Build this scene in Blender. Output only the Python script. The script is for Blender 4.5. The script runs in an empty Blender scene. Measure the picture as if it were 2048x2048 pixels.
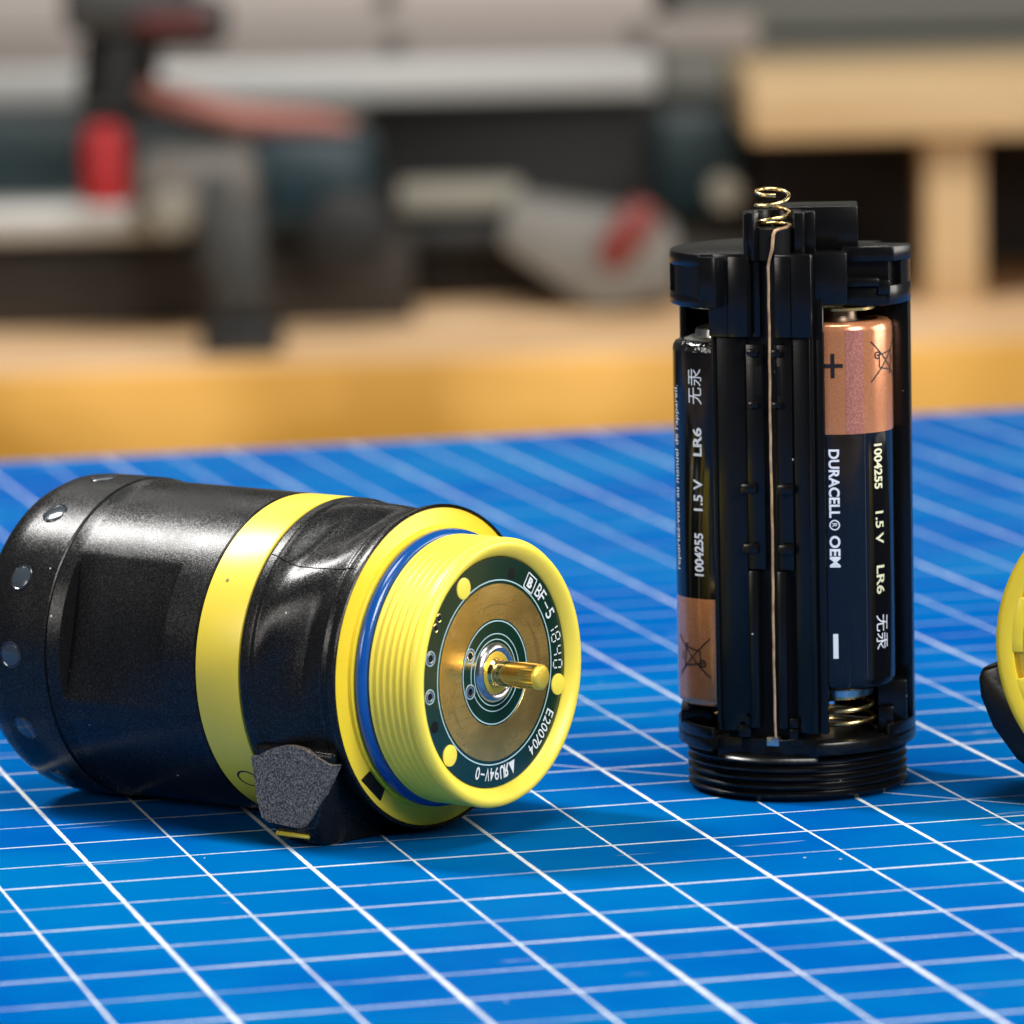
import bpy, bmesh, math, random
from mathutils import Vector, Matrix
random.seed(7)
S = bpy.context.scene
C = S.collection
MM = 0.001
PI = math.pi
sin, cos, rad = math.sin, math.cos, math.radians

# ------------------------------------------------------------------ camera
cam = bpy.data.cameras.new("camera"); camo = bpy.data.objects.new("camera", cam); C.objects.link(camo)
S.camera = camo
a, b = -0.0220401, 0.1329079                      # roll, pitch
Rx = Matrix(((1, 0, 0), (0, cos(b), -sin(b)), (0, sin(b), cos(b))))
Ry = Matrix(((cos(a), 0, sin(a)), (0, 1, 0), (-sin(a), 0, cos(a))))
R = Ry @ Rx
M = Matrix((R[0], R[2], -R[1])).transposed().to_4x4()
M.translation = Vector((0, -0.640, 0.126965))
camo.matrix_world = M
cam.sensor_width = 36; cam.lens = 36 * 10465 / 2048
cam.clip_start = 0.02; cam.clip_end = 60
cam.dof.use_dof = True; cam.dof.focus_distance = 0.656; cam.dof.aperture_fstop = cam.lens / 6.3
cam.dof.aperture_blades = 7

# ------------------------------------------------------------------ light
world = bpy.data.worlds.new("World"); S.world = world; world.use_nodes = True
world.node_tree.nodes["Background"].inputs[0].default_value = (0.80, 0.90, 1.0, 1)
world.node_tree.nodes["Background"].inputs[1].default_value = 0.05

def area(name, loc, target, sx, sy, power, col=(1, 1, 1)):
    l = bpy.data.lights.new(name, 'AREA'); l.shape = 'RECTANGLE'; l.size = sx; l.size_y = sy
    l.energy = power; l.color = col
    o = bpy.data.objects.new(name, l); C.objects.link(o); o.location = loc
    o.rotation_euler = (Vector(target) - Vector(loc)).to_track_quat('-Z', 'Y').to_euler()
    return o
area("key_softbox", (-0.50, 0.36, 0.80), (0, 0.02, 0), 0.11, 0.30, 11.5, (1, 0.98, 0.95))
area("fill_softbox", (0.70, -0.75, 0.62), (0.01, 0.0, 0.02), 0.45, 0.45, 13, (1, 0.98, 0.96))
area("right_softbox", (0.85, 0.16, 0.24), (0.02, 0, 0.03), 0.5, 0.40, 5.0, (1, 0.95, 0.88))
area("left_softbox", (-0.85, -0.50, 0.42), (-.02, 0, 0.02), 0.30, 0.30, 3.2, (1, 0.93, 0.86))
area("overhead_softbox", (0.1, -0.25, 1.3), (0.02, 0, 0.0), 0.55, 0.45, 12, (1, 0.98, 0.96))
area("bench_fill", (0.1, 1.5, 0.95), (0.0, 2.05, -0.15), 1.4, 0.4, 20.5, (1, 0.97, 0.92))  # unseen fill light added to brighten the workbench
S.view_settings.view_transform = 'Standard'; S.view_settings.look = 'None'
S.view_settings.exposure = 0.0; S.view_settings.gamma = 1
S.cycles.use_denoising = True
S.cycles.max_bounces = 8
S.cycles.sample_clamp_indirect = 6

# ------------------------------------------------------------------ materials
def mat(name, col, rough=0.5, metal=0.0, spec=0.5, coat=0.0, coat_rough=0.1, sss=0.0, sss_r=(1, .8, .2)):
    m = bpy.data.materials.new(name); m.use_nodes = True
    p = m.node_tree.nodes["Principled BSDF"]
    p.inputs["Base Color"].default_value = (*col, 1); p.inputs["Roughness"].default_value = rough
    p.inputs["Metallic"].default_value = metal; p.inputs["Specular IOR Level"].default_value = spec
    p.inputs["Coat Weight"].default_value = coat; p.inputs["Coat Roughness"].default_value = coat_rough
    if sss:
        p.inputs["Subsurface Weight"].default_value = sss
        p.inputs["Subsurface Radius"].default_value = sss_r; p.inputs["Subsurface Scale"].default_value = 0.0015
    return m
def N(m, t, **kw):
    n = m.node_tree.nodes.new(t)
    for k, v in kw.items(): setattr(n, k, v)
    return n
def L(m, a_, b_): m.node_tree.links.new(a_, b_)
def P(m): return m.node_tree.nodes["Principled BSDF"]
def math_(m, op, x, y=None, z=None, clamp=False):
    n = N(m, 'ShaderNodeMath', operation=op); n.use_clamp = clamp
    for i, v in enumerate((x, y, z)):
        if v is None: continue
        if isinstance(v, (int, float)): n.inputs[i].default_value = v
        else: L(m, v, n.inputs[i])
    return n.outputs[0]
def objco(m): return N(m, 'ShaderNodeTexCoord').outputs["Object"]
def noise(m, scale, detail=2, rough=.5, co=None):
    n = N(m, 'ShaderNodeTexNoise'); n.inputs["Scale"].default_value = scale
    n.inputs["Detail"].default_value = detail; n.inputs["Roughness"].default_value = rough
    L(m, co if co is not None else objco(m), n.inputs["Vector"]); return n.outputs["Fac"]
def ramp(m, fac, stops):
    r = N(m, 'ShaderNodeValToRGB'); e = r.color_ramp.elements
    while len(e) < len(stops): e.new(0.5)
    for i, (p_, c_) in enumerate(stops):
        e[i].position = p_; e[i].color = (*c_, 1) if len(c_) == 3 else c_
    L(m, fac, r.inputs[0]); return r.outputs[0]
def bump(m, h, strength, dist):
    n = N(m, 'ShaderNodeBump'); n.inputs["Strength"].default_value = strength
    n.inputs["Distance"].default_value = dist; L(m, h, n.inputs["Height"]); L(m, n.outputs[0], P(m).inputs["Normal"]); return n
def mixc(m, f, c1, c2):
    n = N(m, 'ShaderNodeMix', data_type='RGBA')
    if isinstance(f, (int, float)): n.inputs[0].default_value = f
    else: L(m, f, n.inputs[0])
    for s, c_ in ((6, c1), (7, c2)):
        if isinstance(c_, tuple): n.inputs[s].default_value = (*c_, 1)
        else: L(m, c_, n.inputs[s])
    return n.outputs[2]
def dust(m, base, scale, thr, col=(.6, .6, .58)):
    """sparse tiny pale specks of dust over a base colour"""
    v = N(m, 'ShaderNodeTexVoronoi'); v.inputs["Scale"].default_value = scale
    L(m, objco(m), v.inputs["Vector"])
    sel = math_(m, 'GREATER_THAN', N_sep(m, v.outputs["Color"]), 1 - thr)
    d = math_(m, 'LESS_THAN', v.outputs["Distance"], 0.13)
    f = math_(m, 'MULTIPLY', sel, d)
    L(m, mixc(m, f, base, col), P(m).inputs["Base Color"])
def N_sep(m, c):
    s = N(m, 'ShaderNodeSeparateColor'); L(m, c, s.inputs[0]); return s.outputs[0]

black_tex = mat("black_textured_plastic", (.007, .007, .007), .27, spec=.4)
def _blk():
    m = black_tex; v = N(m, 'ShaderNodeTexVoronoi'); v.inputs["Scale"].default_value = 7600; L(m, objco(m), v.inputs["Vector"])
    g = N_sep(m, v.outputs["Color"])
    L(m, ramp(m, g, [(.25, (.14, .14, .14)), (.8, (.32, .32, .32)), (.97, (.65, .65, .65))]), P(m).inputs["Specular IOR Level"])
    L(m, math_(m, 'ADD', math_(m, 'MULTIPLY', g, .14), math_(m, 'MULTIPLY', noise(m, 70, 3), .42)), P(m).inputs["Roughness"])
    bump(m, v.outputs["Distance"], .18, .00004)
dust(black_tex, (.007, .007, .007), 900, .014)
_blk()
grain = mat("grainy_grey_black_plastic", (.05, .05, .05), .42, spec=.3)
bump(grain, noise(grain, 5200, 3, .7), 1.0, 0.00016)
L(grain, ramp(grain, noise(grain, 4200, 2), [(.40, (.04, .034, .028)), (.68, (.32, .28, .235))]), P(grain).inputs["Base Color"])
black_sm = mat("black_moulded_plastic", (.0032, .0033, .0035), .25, spec=.34)
bump(black_sm, noise(black_sm, 2200, 3), .25, 0.00004)
dust(black_sm, (.0035, .0036, .0038), 900, .016)
black_lip = mat("black_rubber", (.01, .01, .01), .42)
black_void = mat("black_recess_plastic", (.003, .003, .003), .6, spec=.2)
YEL = (.90, .66, .035)
yellow = mat("yellow_plastic", YEL, .33, sss=.25, sss_r=(1, .75, .1))
bump(yellow, noise(yellow, 300, 3), .12, .0002)
yellow_thread = mat("translucent_yellow_plastic", (.98, .76, .085), .36, sss=.45, sss_r=(1, .85, .15))
bump(yellow_thread, noise(yellow_thread, 250, 3), .10, .0002)
yellow_band = mat("yellow_band_plastic", (.72, .60, .04), .36, sss=.1)
L(yellow_band, mixc(yellow_band, noise(yellow_band, 90, 4), (.82, .62, .06), (.74, .56, .04)), P(yellow_band).inputs["Base Color"])
blue_ring = mat("blue_rubber", (.004, .075, .32), .18, spec=.6)
pcb = mat("green_solder_mask", (.003, .026, .016), .22, spec=.5, coat=.4)
bump(pcb, noise(pcb, 1600, 2), .1, .00003)
silk = mat("white_ink", (.75, .77, .78), .5)
silk_blue = mat("pale_etched_ring", (.42, .60, .62), .4)
via_metal = mat("tinned_ring", (.45, .5, .55), .25, metal=.9)
copper = mat("scuffed_gold_plate", (.72, .46, .15), .27, metal=.9)
def _copper():
    m = copper; co = objco(m)
    mp = N(m, 'ShaderNodeMapping'); mp.inputs["Scale"].default_value = (1, 1, 14); L(m, co, mp.inputs[0])
    n1 = noise(m, 420, 4, .6, mp.outputs[0]); n2 = noise(m, 110, 4, .6)
    vv = N(m, 'ShaderNodeVectorMath', operation='LENGTH')
    off = N(m, 'ShaderNodeVectorMath', operation='MULTIPLY_ADD'); off.inputs[1].default_value = (1, 0, 1); off.inputs[2].default_value = (.0, 0, -.0205)
    L(m, co, off.inputs[0]); L(m, off.outputs[0], vv.inputs[0])
    d = math_(m, 'ABSOLUTE', math_(m, 'SUBTRACT', vv.outputs[1], .0090))
    rub = math_(m, 'MULTIPLY', math_(m, 'LESS_THAN', d, math_(m, 'MULTIPLY', math_(m, 'MAXIMUM', math_(m, 'SUBTRACT', n2, .50), 0), .0032)), .35)
    c = ramp(m, n1, [(.30, (.66, .42, .15)), (.45, (.82, .54, .17)), (.7, (.88, .59, .19))])
    c = mixc(m, rub, c, (.28, .19, .10))
    L(m, c, P(m).inputs["Base Color"])
    L(m, ramp(m, n2, [(.35, (.20, .20, .20)), (.65, (.34, .34, .34))]), P(m).inputs["Roughness"])
    bump(m, n1, .10, .00003)
_copper()
brass = mat("polished_brass", (.83, .58, .20), .14, metal=1)
bump(brass, noise(brass, 1500, 2), .12, .00003)
brass_tip = mat("worn_yellow_brass", (.86, .62, .08), .38, metal=.7)
bump(brass_tip, noise(brass_tip, 3500, 3), .7, .00008)
solder = mat("solder", (.50, .50, .50), .26, metal=1)
bump(solder, noise(solder, 500, 2), .3, .0003)
nickel = mat("nickel", (.62, .62, .58), .3, metal=1)
bump(nickel, noise(nickel, 2500, 2), .5, .00008)
dark_nickel = mat("dark_bronze_nickel", (.20, .15, .11), .35, metal=1)
spring_m = mat("gold_plated_wire", (.86, .62, .26), .26, metal=1)
wire_m = mat("dull_gold_wire", (.74, .56, .36), .42, metal=.5)
L(wire_m, ramp(wire_m, noise(wire_m, 500, 3), [(.35, (.36, .22, .12)), (.6, (.66, .45, .26))]), P(wire_m).inputs["Base Color"])
cop_lab = mat("copper_coloured_foil", (.66, .30, .18), .22, metal=.5, coat=.4)
bump(cop_lab, noise(cop_lab, 500, 3), .15, .0001)
L(cop_lab, ramp(cop_lab, noise(cop_lab, 3500, 2), [(.35, (.60, .225, .10)), (.65, (.69, .29, .135))]), P(cop_lab).inputs["Base Color"])
cop_hatch = mat("hatched_pink_foil", (.52, .20, .13), .5, metal=.5)
def _hatch():
    m = cop_hatch; co = objco(m); w = N(m, 'ShaderNodeTexVoronoi'); w.inputs["Scale"].default_value = 3600
    L(m, co, w.inputs["Vector"])
    L(m, ramp(m, w.outputs["Distance"], [(.25, (.50, .21, .15)), (.6, (.36, .13, .10))]), P(m).inputs["Base Color"])
_hatch()
bat_black = mat("black_glossy_battery_foil", (.004, .0045, .006), .10, spec=.35, coat=.15, coat_rough=.05)
bump(bat_black, noise(bat_black, 140, 2), .12, .0003)
shrink = mat("wrinkled_battery_sleeve", (.01, .01, .01), .12, spec=.7)
bump(shrink, noise(shrink, 700, 3), .9, .0005)
ink_black = mat("black_ink", (.01, .009, .008), .4)
ink_white = mat("white_battery_print", (.72, .76, .82), .4)
ink_cream = mat("cream_battery_print", (.70, .70, .46), .4)
lens_m = mat("clear_grey_lens", (.035, .045, .055), .16, spec=.5, coat=.3)
lens_rim = mat("dark_lens_rim", (.02, .022, .025), .15, spec=.8)

# cutting mat: printed half-inch grid in the mat's own coordinates
def mat_material():
    m = mat("blue_cutting_mat", (.004, .13, .60), .34, spec=.02)
    P(m).inputs["IOR"].default_value = 1.06
    co = objco(m)
    sp = N(m, 'ShaderNodeSeparateXYZ'); L(m, co, sp.inputs[0])
    X, Y = sp.outputs[0], sp.outputs[1]
    rag = math_(m, 'MULTIPLY', math_(m, 'SUBTRACT', noise(m, 1500, 2), .5), .00022)
    def line(v, period, width, off=0.0):
        t = math_(m, 'ADD', math_(m, 'DIVIDE', v, period), .5 + off)
        d = math_(m, 'MULTIPLY', math_(m, 'ABSOLUTE', math_(m, 'SUBTRACT', math_(m, 'FRACT', t), .5)), period)
        w = math_(m, 'ADD', rag, width / 2)
        return math_(m, 'LESS_THAN', d, w)
    g = .0127
    ax1 = line(X, 2 * g, .00060, .5); ax2 = line(X, 2 * g, .00034)
    by1 = line(Y, 2 * g, .00050); by2 = line(Y, 2 * g, .00030, .5)
    # 45 degree line
    dg = math_(m, 'LESS_THAN', math_(m, 'ABSOLUTE', math_(m, 'ADD', math_(m, 'ADD', X, Y), -9 * g)), .00022)
    dg2 = 0 and math_(m, 'LESS_THAN', math_(m, 'ABSOLUTE', math_(m, 'ADD', math_(m, 'SUBTRACT', Y, math_(m, 'MULTIPLY', X, 1.732)), 8 * g)), .0005)
    av = math_(m, 'MAXIMUM', ax1, ax2)
    # B lines are printed fainter here and there
    fade = ramp(m, noise(m, 35, 3, .6), [(.42, (.45, .45, .45)), (.56, (1, 1, 1))])
    fade2 = ramp(m, noise(m, 90, 3, .6), [(.38, (.65, .65, .65)), (.55, (1, 1, 1))])
    bv = math_(m, 'MAXIMUM', math_(m, 'MULTIPLY', by1, math_(m, 'MAXIMUM', fade, .75)), math_(m, 'MULTIPLY', by2, fade))
    back_fade = ramp(m, math_(m, 'ADD', math_(m, 'MULTIPLY', Y, 5), .3), [(.45, (1, 1, 1)), (.95, (.42, .42, .42))])   # the printed lines get fainter towards the back
    bv = math_(m, 'MULTIPLY', bv, back_fade)
    lv = math_(m, 'MAXIMUM', math_(m, 'MULTIPLY', av, math_(m, 'MULTIPLY', fade2, math_(m, 'MAXIMUM', back_fade, .75))), bv)
    lv = math_(m, 'MAXIMUM', lv, math_(m, 'MULTIPLY', dg, .8))
    base = ramp(m, noise(m, 22, 4, .6), [(.35, (.0, .062, .275)), (.65, (.0, .098, .300))])
    base = mixc(m, ramp(m, noise(m, 9, 3, .6), [(.5, (0, 0, 0)), (.62, (.6, .6, .6))]), base, (.0, .115, .31))
    mp0 = N(m, 'ShaderNodeMapping'); mp0.inputs['Rotation'].default_value = (0, 0, -.9); mp0.inputs['Scale'].default_value = (18, 260, 1); L(m, co, mp0.inputs[0])
    # specks of dust and shavings
    v = N(m, 'ShaderNodeTexVoronoi'); v.inputs["Scale"].default_value = 260; L(m, co, v.inputs["Vector"])
    sel = math_(m, 'GREATER_THAN', N_sep(m, v.outputs["Color"]), .982)
    d = math_(m, 'LESS_THAN', v.outputs["Distance"], .055)
    lv = math_(m, 'MAXIMUM', lv, math_(m, 'MULTIPLY', math_(m, 'MULTIPLY', sel, d), .8))
    scr = ramp(m, noise(m, 1, 3, .6, mp0.outputs[0]), [(.685, (0, 0, 0)), (.70, (.35, .35, .35)), (.715, (0, 0, 0))])
    lv = math_(m, 'MAXIMUM', lv, scr)
    L(m, mixc(m, lv, base, (.62, .65, .65)), P(m).inputs["Base Color"])
    smear = ramp(m, noise(m, 14, 4, .6), [(.35, (.26, .26, .26)), (.7, (.42, .42, .42))])
    L(m, smear, P(m).inputs["Roughness"])
    # faint knife scratches
    mp = N(m, 'ShaderNodeMapping'); mp.inputs["Rotation"].default_value = (0, 0, .6); mp.inputs["Scale"].default_value = (40, 900, 1)
    L(m, co, mp.inputs[0])
    h = math_(m, 'ADD', math_(m, 'MULTIPLY', noise(m, 3000, 2), .5), math_(m, 'MULTIPLY', ramp(m, noise(m, 1, 2, .5, mp.outputs[0]), [(.70, (0, 0, 0)), (.74, (1, 1, 1))]), 1))
    bump(m, h, .16, .00006)
    return m
mat_blue = mat_material()
def wood(name, c1, c2, rough=.45, sc=6, stretch=(1, 12, 12), big=None):
    m = mat(name, c1, rough, spec=.35); co = objco(m)
    mp = N(m, 'ShaderNodeMapping'); mp.inputs["Scale"].default_value = stretch; L(m, co, mp.inputs[0])
    n1 = noise(m, sc, 5, .6, mp.outputs[0])
    c = ramp(m, n1, [(.3, c1), (.7, c2)])
    if big:
        c = mixc(m, ramp(m, noise(m, 7, 2, .4), [(.40, (0, 0, 0)), (.60, (1, 1, 1))]), c, big)
    L(m, c, P(m).inputs["Base Color"]); bump(m, n1, .15, .001); return m
wood_bench = wood("varnished_beech", (.80, .55, .33), (.70, .46, .26), .40, big=(.58, .37, .19))
wood_front = wood("orange_varnished_edge", (.92, .50, .11), (.80, .40, .07), .42, big=(.55, .27, .03))
wood_shelf = wood("pale_pine", (.60, .43, .24), (.50, .34, .17), .5)
tabletop_m = wood("table_wood", (.45, .30, .15), (.38, .24, .11), .5)
alu = mat("brushed_aluminium", (.50, .50, .48), .42, metal=.35); bump(alu, noise(alu, 120, 3), .2, .0005)
alu_w = mat("pale_aluminium", (.50, .50, .485), .4, metal=.25); bump(alu_w, noise(alu_w, 120, 3), .2, .0005)
mauve = mat("mauve_grey_board", (.30, .26, .24), .6); bump(mauve, noise(mauve, 120, 3), .2, .0005)
pale_mauve = mat("pale_mauve_board", (.48, .43, .40), .6); bump(pale_mauve, noise(pale_mauve, 120, 3), .2, .0005)
teal = mat("teal_cast_metal", (.010, .026, .030), .4); bump(teal, noise(teal, 300, 3), .3, .0005)
teal_b = mat("blue_teal_metal", (.006, .024, .034), .4); bump(teal_b, noise(teal_b, 300, 3), .3, .0005)
dark_b = mat("dark_brown_casting_shade", (.022, .016, .011), .6); bump(dark_b, noise(dark_b, 200, 3), .3, .0008)  # colour darkened for the shade under the saw and inside the rack
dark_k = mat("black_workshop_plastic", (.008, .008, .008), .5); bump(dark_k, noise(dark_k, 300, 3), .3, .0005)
dark_g = mat("charcoal_plastic", (.045, .045, .043), .5); bump(dark_g, noise(dark_g, 300, 3), .3, .0005)
beige_c = mat("grey_beige_casting", (.13, .12, .105), .5); bump(beige_c, noise(beige_c, 200, 3), .3, .0008)
red_m = mat("red_plastic", (.36, .012, .014), .35); bump(red_m, noise(red_m, 300, 3), .2, .0005)
dark_red = mat("dull_dark_red_plastic", (.10, .012, .012), .5)
red_pale = mat("faded_red_guard", (.34, .12, .09), .45); bump(red_pale, noise(red_pale, 300, 3), .2, .0005)
red_soft = mat("worn_red_plastic", (.20, .035, .03), .5)
grey_tool = mat("light_grey_tool_plastic", (.19, .185, .17), .5); bump(grey_tool, noise(grey_tool, 300, 3), .2, .0005)
wall_m = mat("grey_green_wall", (.20, .20, .175), .8); bump(wall_m, noise(wall_m, 60, 3), .2, .001)
cream_m = mat("cream_plastic", (.27, .25, .20), .5); bump(cream_m, noise(cream_m, 200, 3), .2, .0005)

# ------------------------------------------------------------------ mesh helpers (millimetres)
def link(name, me, m=None, parent=None, angle=32):
    o = bpy.data.objects.new(name, me); C.objects.link(o)
    if m: me.materials.append(m)
    if parent: o.parent = parent
    if angle is not None and len(me.polygons):
        me.polygons.foreach_set("use_smooth", [True] * len(me.polygons)); me.set_sharp_from_angle(angle=rad(angle))
    return o
def mesh_from(name, verts, faces):
    me = bpy.data.meshes.new(name); me.from_pydata([Vector(v) * MM for v in verts], [], faces); me.update(); return me
def done(name, bm, m, parent=None, angle=32):
    me = bpy.data.meshes.new(name)
    bmesh.ops.recalc_face_normals(bm, faces=bm.faces)
    bmesh.ops.scale(bm, vec=(MM, MM, MM), verts=bm.verts); bm.to_mesh(me); bm.free()
    return link(name, me, m, parent, angle)
def thing(name, label, cat, loc=(0, 0, 0), rz=0.0, group=None):
    o = bpy.data.objects.new(name, None); C.objects.link(o); o.empty_display_size = .01
    o.location = Vector(loc) * MM; o.rotation_euler = (0, 0, rz); o['label'] = label; o['category'] = cat
    if group: o['group'] = group
    return o
def box(bm, x0, x1, y0, y1, z0, z1, bev=0.2, rot=None, seg=2):
    t = bmesh.new(); r = bmesh.ops.create_cube(t, size=1)
    for v in t.verts:
        v.co = Vector(((x0 + x1) / 2 + v.co.x * (x1 - x0), (y0 + y1) / 2 + v.co.y * (y1 - y0), (z0 + z1) / 2 + v.co.z * (z1 - z0)))
    if bev: bmesh.ops.bevel(t, geom=list(t.edges), offset=bev, segments=seg, affect='EDGES', profile=.5)
    if rot is not None: bmesh.ops.transform(t, matrix=rot, verts=t.verts)
    me = bpy.data.meshes.new("tmp"); t.to_mesh(me); t.free(); bm.from_mesh(me); bpy.data.meshes.remove(me)
def boxo(name, m, parent, *a_, **k):
    bm = bmesh.new(); box(bm, *a_, **k); return done(name, bm, m, parent)
def prism(bm, pts, z0, z1, bev=0.0, rot=None):
    t = bmesh.new(); vb = [t.verts.new((x, y, z0)) for x, y in pts]; vt = [t.verts.new((x, y, z1)) for x, y in pts]
    n = len(pts); t.faces.new(vb[::-1]); t.faces.new(vt)
    for i in range(n): t.faces.new((vb[i], vb[(i + 1) % n], vt[(i + 1) % n], vt[i]))
    bmesh.ops.recalc_face_normals(t, faces=t.faces)
    if bev:
        es = [e for e in t.edges if e.is_manifold and e.calc_face_angle(0) > .35]
        bmesh.ops.bevel(t, geom=es, offset=bev, segments=2, affect='EDGES', profile=.5)
    if rot is not None: bmesh.ops.transform(t, matrix=rot, verts=t.verts)
    me = bpy.data.meshes.new("tmp"); t.to_mesh(me); t.free(); bm.from_mesh(me); bpy.data.meshes.remove(me)
def lathe(prof, n=128, axis='y', rmod=None, closed=False):
    """prof: list of (t, r) along the axis; axis y (torch, +y back) or z. Returns bmesh."""
    bm = bmesh.new(); rings = []
    for t, r in prof:
        ring = []
        if r < 1e-6:
            ring = [bm.verts.new((0, t, 0) if axis == 'y' else (0, 0, t))] * n
        else:
            for i in range(n):
                th = 2 * PI * i / n; rr = rmod(t, r, th) if rmod else r
                ring.append(bm.verts.new((rr * cos(th), t, rr * sin(th)) if axis == 'y' else (rr * cos(th), rr * sin(th), t)))
        rings.append(ring)
    K = len(rings)
    for k in range(K if closed else K - 1):
        A, B = rings[k], rings[(k + 1) % K]
        for i in range(n):
            j = (i + 1) % n; f = []
            for v in (A[i], A[j], B[j], B[i]):
                if v not in f: f.append(v)
            if len(f) >= 3: bm.faces.new(f)
    return bm
def torus(Rm, r, t, n=128, k=14, axis='y'):
    return lathe([(t + r * sin(2 * PI * i / k), Rm + r * cos(2 * PI * i / k)) for i in range(k)], n, axis, closed=True)
def tube(bm, pts, r, k=10, cap=True):
    pts = [Vector(p) for p in pts]; n = len(pts); prev = None; rings = []
    for i, p in enumerate(pts):
        d = (pts[min(i + 1, n - 1)] - pts[max(i - 1, 0)]).normalized()
        if prev is None:
            u = d.orthogonal().normalized()
        else: u = (prev - d * prev.dot(d)).normalized()
        prev = u; w = d.cross(u)
        rr = r[i] if isinstance(r, (list, tuple)) else r
        rings.append([bm.verts.new(p + rr * (cos(2 * PI * j / k) * u + sin(2 * PI * j / k) * w)) for j in range(k)])
    for i in range(n - 1):
        for j in range(k):
            bm.faces.new((rings[i][j], rings[i][(j + 1) % k], rings[i + 1][(j + 1) % k], rings[i + 1][j]))
    if cap: bm.faces.new(rings[0][::-1]); bm.faces.new(rings[-1])
def cyl(bm, c, d, r, h, n=32, bev=0.0):
    """cylinder from point c along direction d, height h, with a small chamfer at the far end"""
    d = Vector(d).normalized(); q = d.to_track_quat('Z', 'Y').to_matrix().to_4x4(); q.translation = Vector(c)
    t = lathe([(0, 0), (0, r), (h - bev, r), (h - bev * .3, r - bev * .3), (h, r - bev), (h, 0)] if bev else [(0, 0), (0, r), (h, r), (h, 0)], n, 'z')
    bmesh.ops.transform(t, matrix=q, verts=t.verts)
    me = bpy.data.meshes.new("tmp"); t.to_mesh(me); t.free(); bm.from_mesh(me); bpy.data.meshes.remove(me)
def text_mesh(body, length, height, bold=0.0, spacing=1.0):
    """flat text as (verts2d, faces), left edge at 0, centred vertically, scaled to length x height in mm"""
    cu = bpy.data.curves.new("t", 'FONT'); cu.body = body; cu.size = 1; cu.offset = bold; cu.space_character = spacing
    cu.resolution_u = 4
    o = bpy.data.objects.new("t", cu); C.objects.link(o)
    bpy.context.view_layer.update(); dg = bpy.context.evaluated_depsgraph_get()
    me = bpy.data.meshes.new_from_object(o.evaluated_get(dg)); bpy.data.objects.remove(o); bpy.data.curves.remove(cu)
    vs = [(v.co.x, v.co.y) for v in me.vertices]; fs = [tuple(p.vertices) for p in me.polygons]; bpy.data.meshes.remove(me)
    if not vs: return [], []
    x0 = min(v[0] for v in vs); x1 = max(v[0] for v in vs); y0 = min(v[1] for v in vs); y1 = max(v[1] for v in vs)
    sy = height / (y1 - y0); sx = length / (x1 - x0) if length else sy
    return [((x - x0) * sx, (y - (y0 + y1) / 2) * sy) for x, y in vs], fs
def bars2d(bars):
    """list of (x0,y0,x1,y1,width) strokes -> flat quads"""
    vs, fs = [], []
    for x0, y0, x1, y1, w in bars:
        d = Vector((x1 - x0, y1 - y0)); n = Vector((-d.y, d.x)).normalized() * w / 2
        k = len(vs); m_ = max(1, int(d.length / .8))
        for i in range(m_ + 1):
            p = Vector((x0, y0)) + d * i / m_; vs += [tuple(p + n), tuple(p - n)]
        for i in range(m_): fs.append((k + 2 * i, k + 2 * i + 1, k + 2 * i + 3, k + 2 * i + 2))
    return vs, fs
def ring2d(cx, cy, r0, r1, n=24):
    vs = []; fs = []
    for i in range(n):
        t = 2 * PI * i / n; vs += [(cx + r0 * cos(t), cy + r0 * sin(t)), (cx + r1 * cos(t), cy + r1 * sin(t))]
    for i in range(n): j = (i + 1) % n; fs.append((2 * i, 2 * i + 1, 2 * j + 1, 2 * j))
    return vs, fs
def join2d(*parts):
    vs, fs = [], []
    for v, f in parts:
        k = len(vs); vs += list(v); fs += [tuple(i + k for i in q) for q in f]
    return vs, fs

# ------------------------------------------------------------------ setting: tabletop, bench, wall
ga = 0.2537216                                      # direction of the mat's grid
G = thing("cutting_mat", "blue cutting mat with a white half inch grid lying under the torch parts", "cutting mat", (-68.651, 1.795, 0), ga)
bm = bmesh.new(); box(bm, -330, 520, -330, 396, -2.6, 0, .35, seg=1)
me_o = done("mat_sheet", bm, mat_blue, G, 30)
edge = mat("mat_edge_core", (.45, .40, .52), .5)
boxo("mat_edge_strip", edge, G, -330, 520, 396.05, 397.6, -2.5, -.15, bev=0)
tt = boxo("tabletop", tabletop_m, None, -430, 560, -420, 395, -32, -2.65, bev=1.5); tt['kind'] = 'structure'
tt.rotation_euler = (0, 0, ga); tt.location = (-.0686, .0018, 0)
for nm, tz in (("floor", 0),):
    fl = boxo("floor", wall_m, None, -4000, 4000, -1500, 5200, -900, -860, bev=0); fl['kind'] = 'structure'
by = rad(6.3)
bw = boxo("workbench_top", wood_bench, None, -1200, 1200, 0, 900, -231, -141, bev=2.5); bw['kind'] = 'structure'
bw.location = (0, 1.9595, 0); bw.rotation_euler = (0, 0, by)
be = boxo("bench_edge", wood_front, bw, -1200, 1200, -6, -.2, -234, -142.5, bev=1.5)
wl = boxo("wall", wall_m, None, -4000, 4000, 3300, 3360, -860, 2200, bev=0); wl['kind'] = 'structure'

# ------------------------------------------------------------------ the torch lying on its side
T = thing("diving_torch", "black and yellow torch lying on its side, round circuit board in its threaded end", "torch", (-1.569, 1.608, 0), rad(52.37))
def up(bm, z=21.0):
    bmesh.ops.translate(bm, vec=(0, 0, z), verts=bm.verts); return bm
def Tdone(name, bm, m, parent=T, angle=32): return done(name, up(bm), m, parent, angle)
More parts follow.
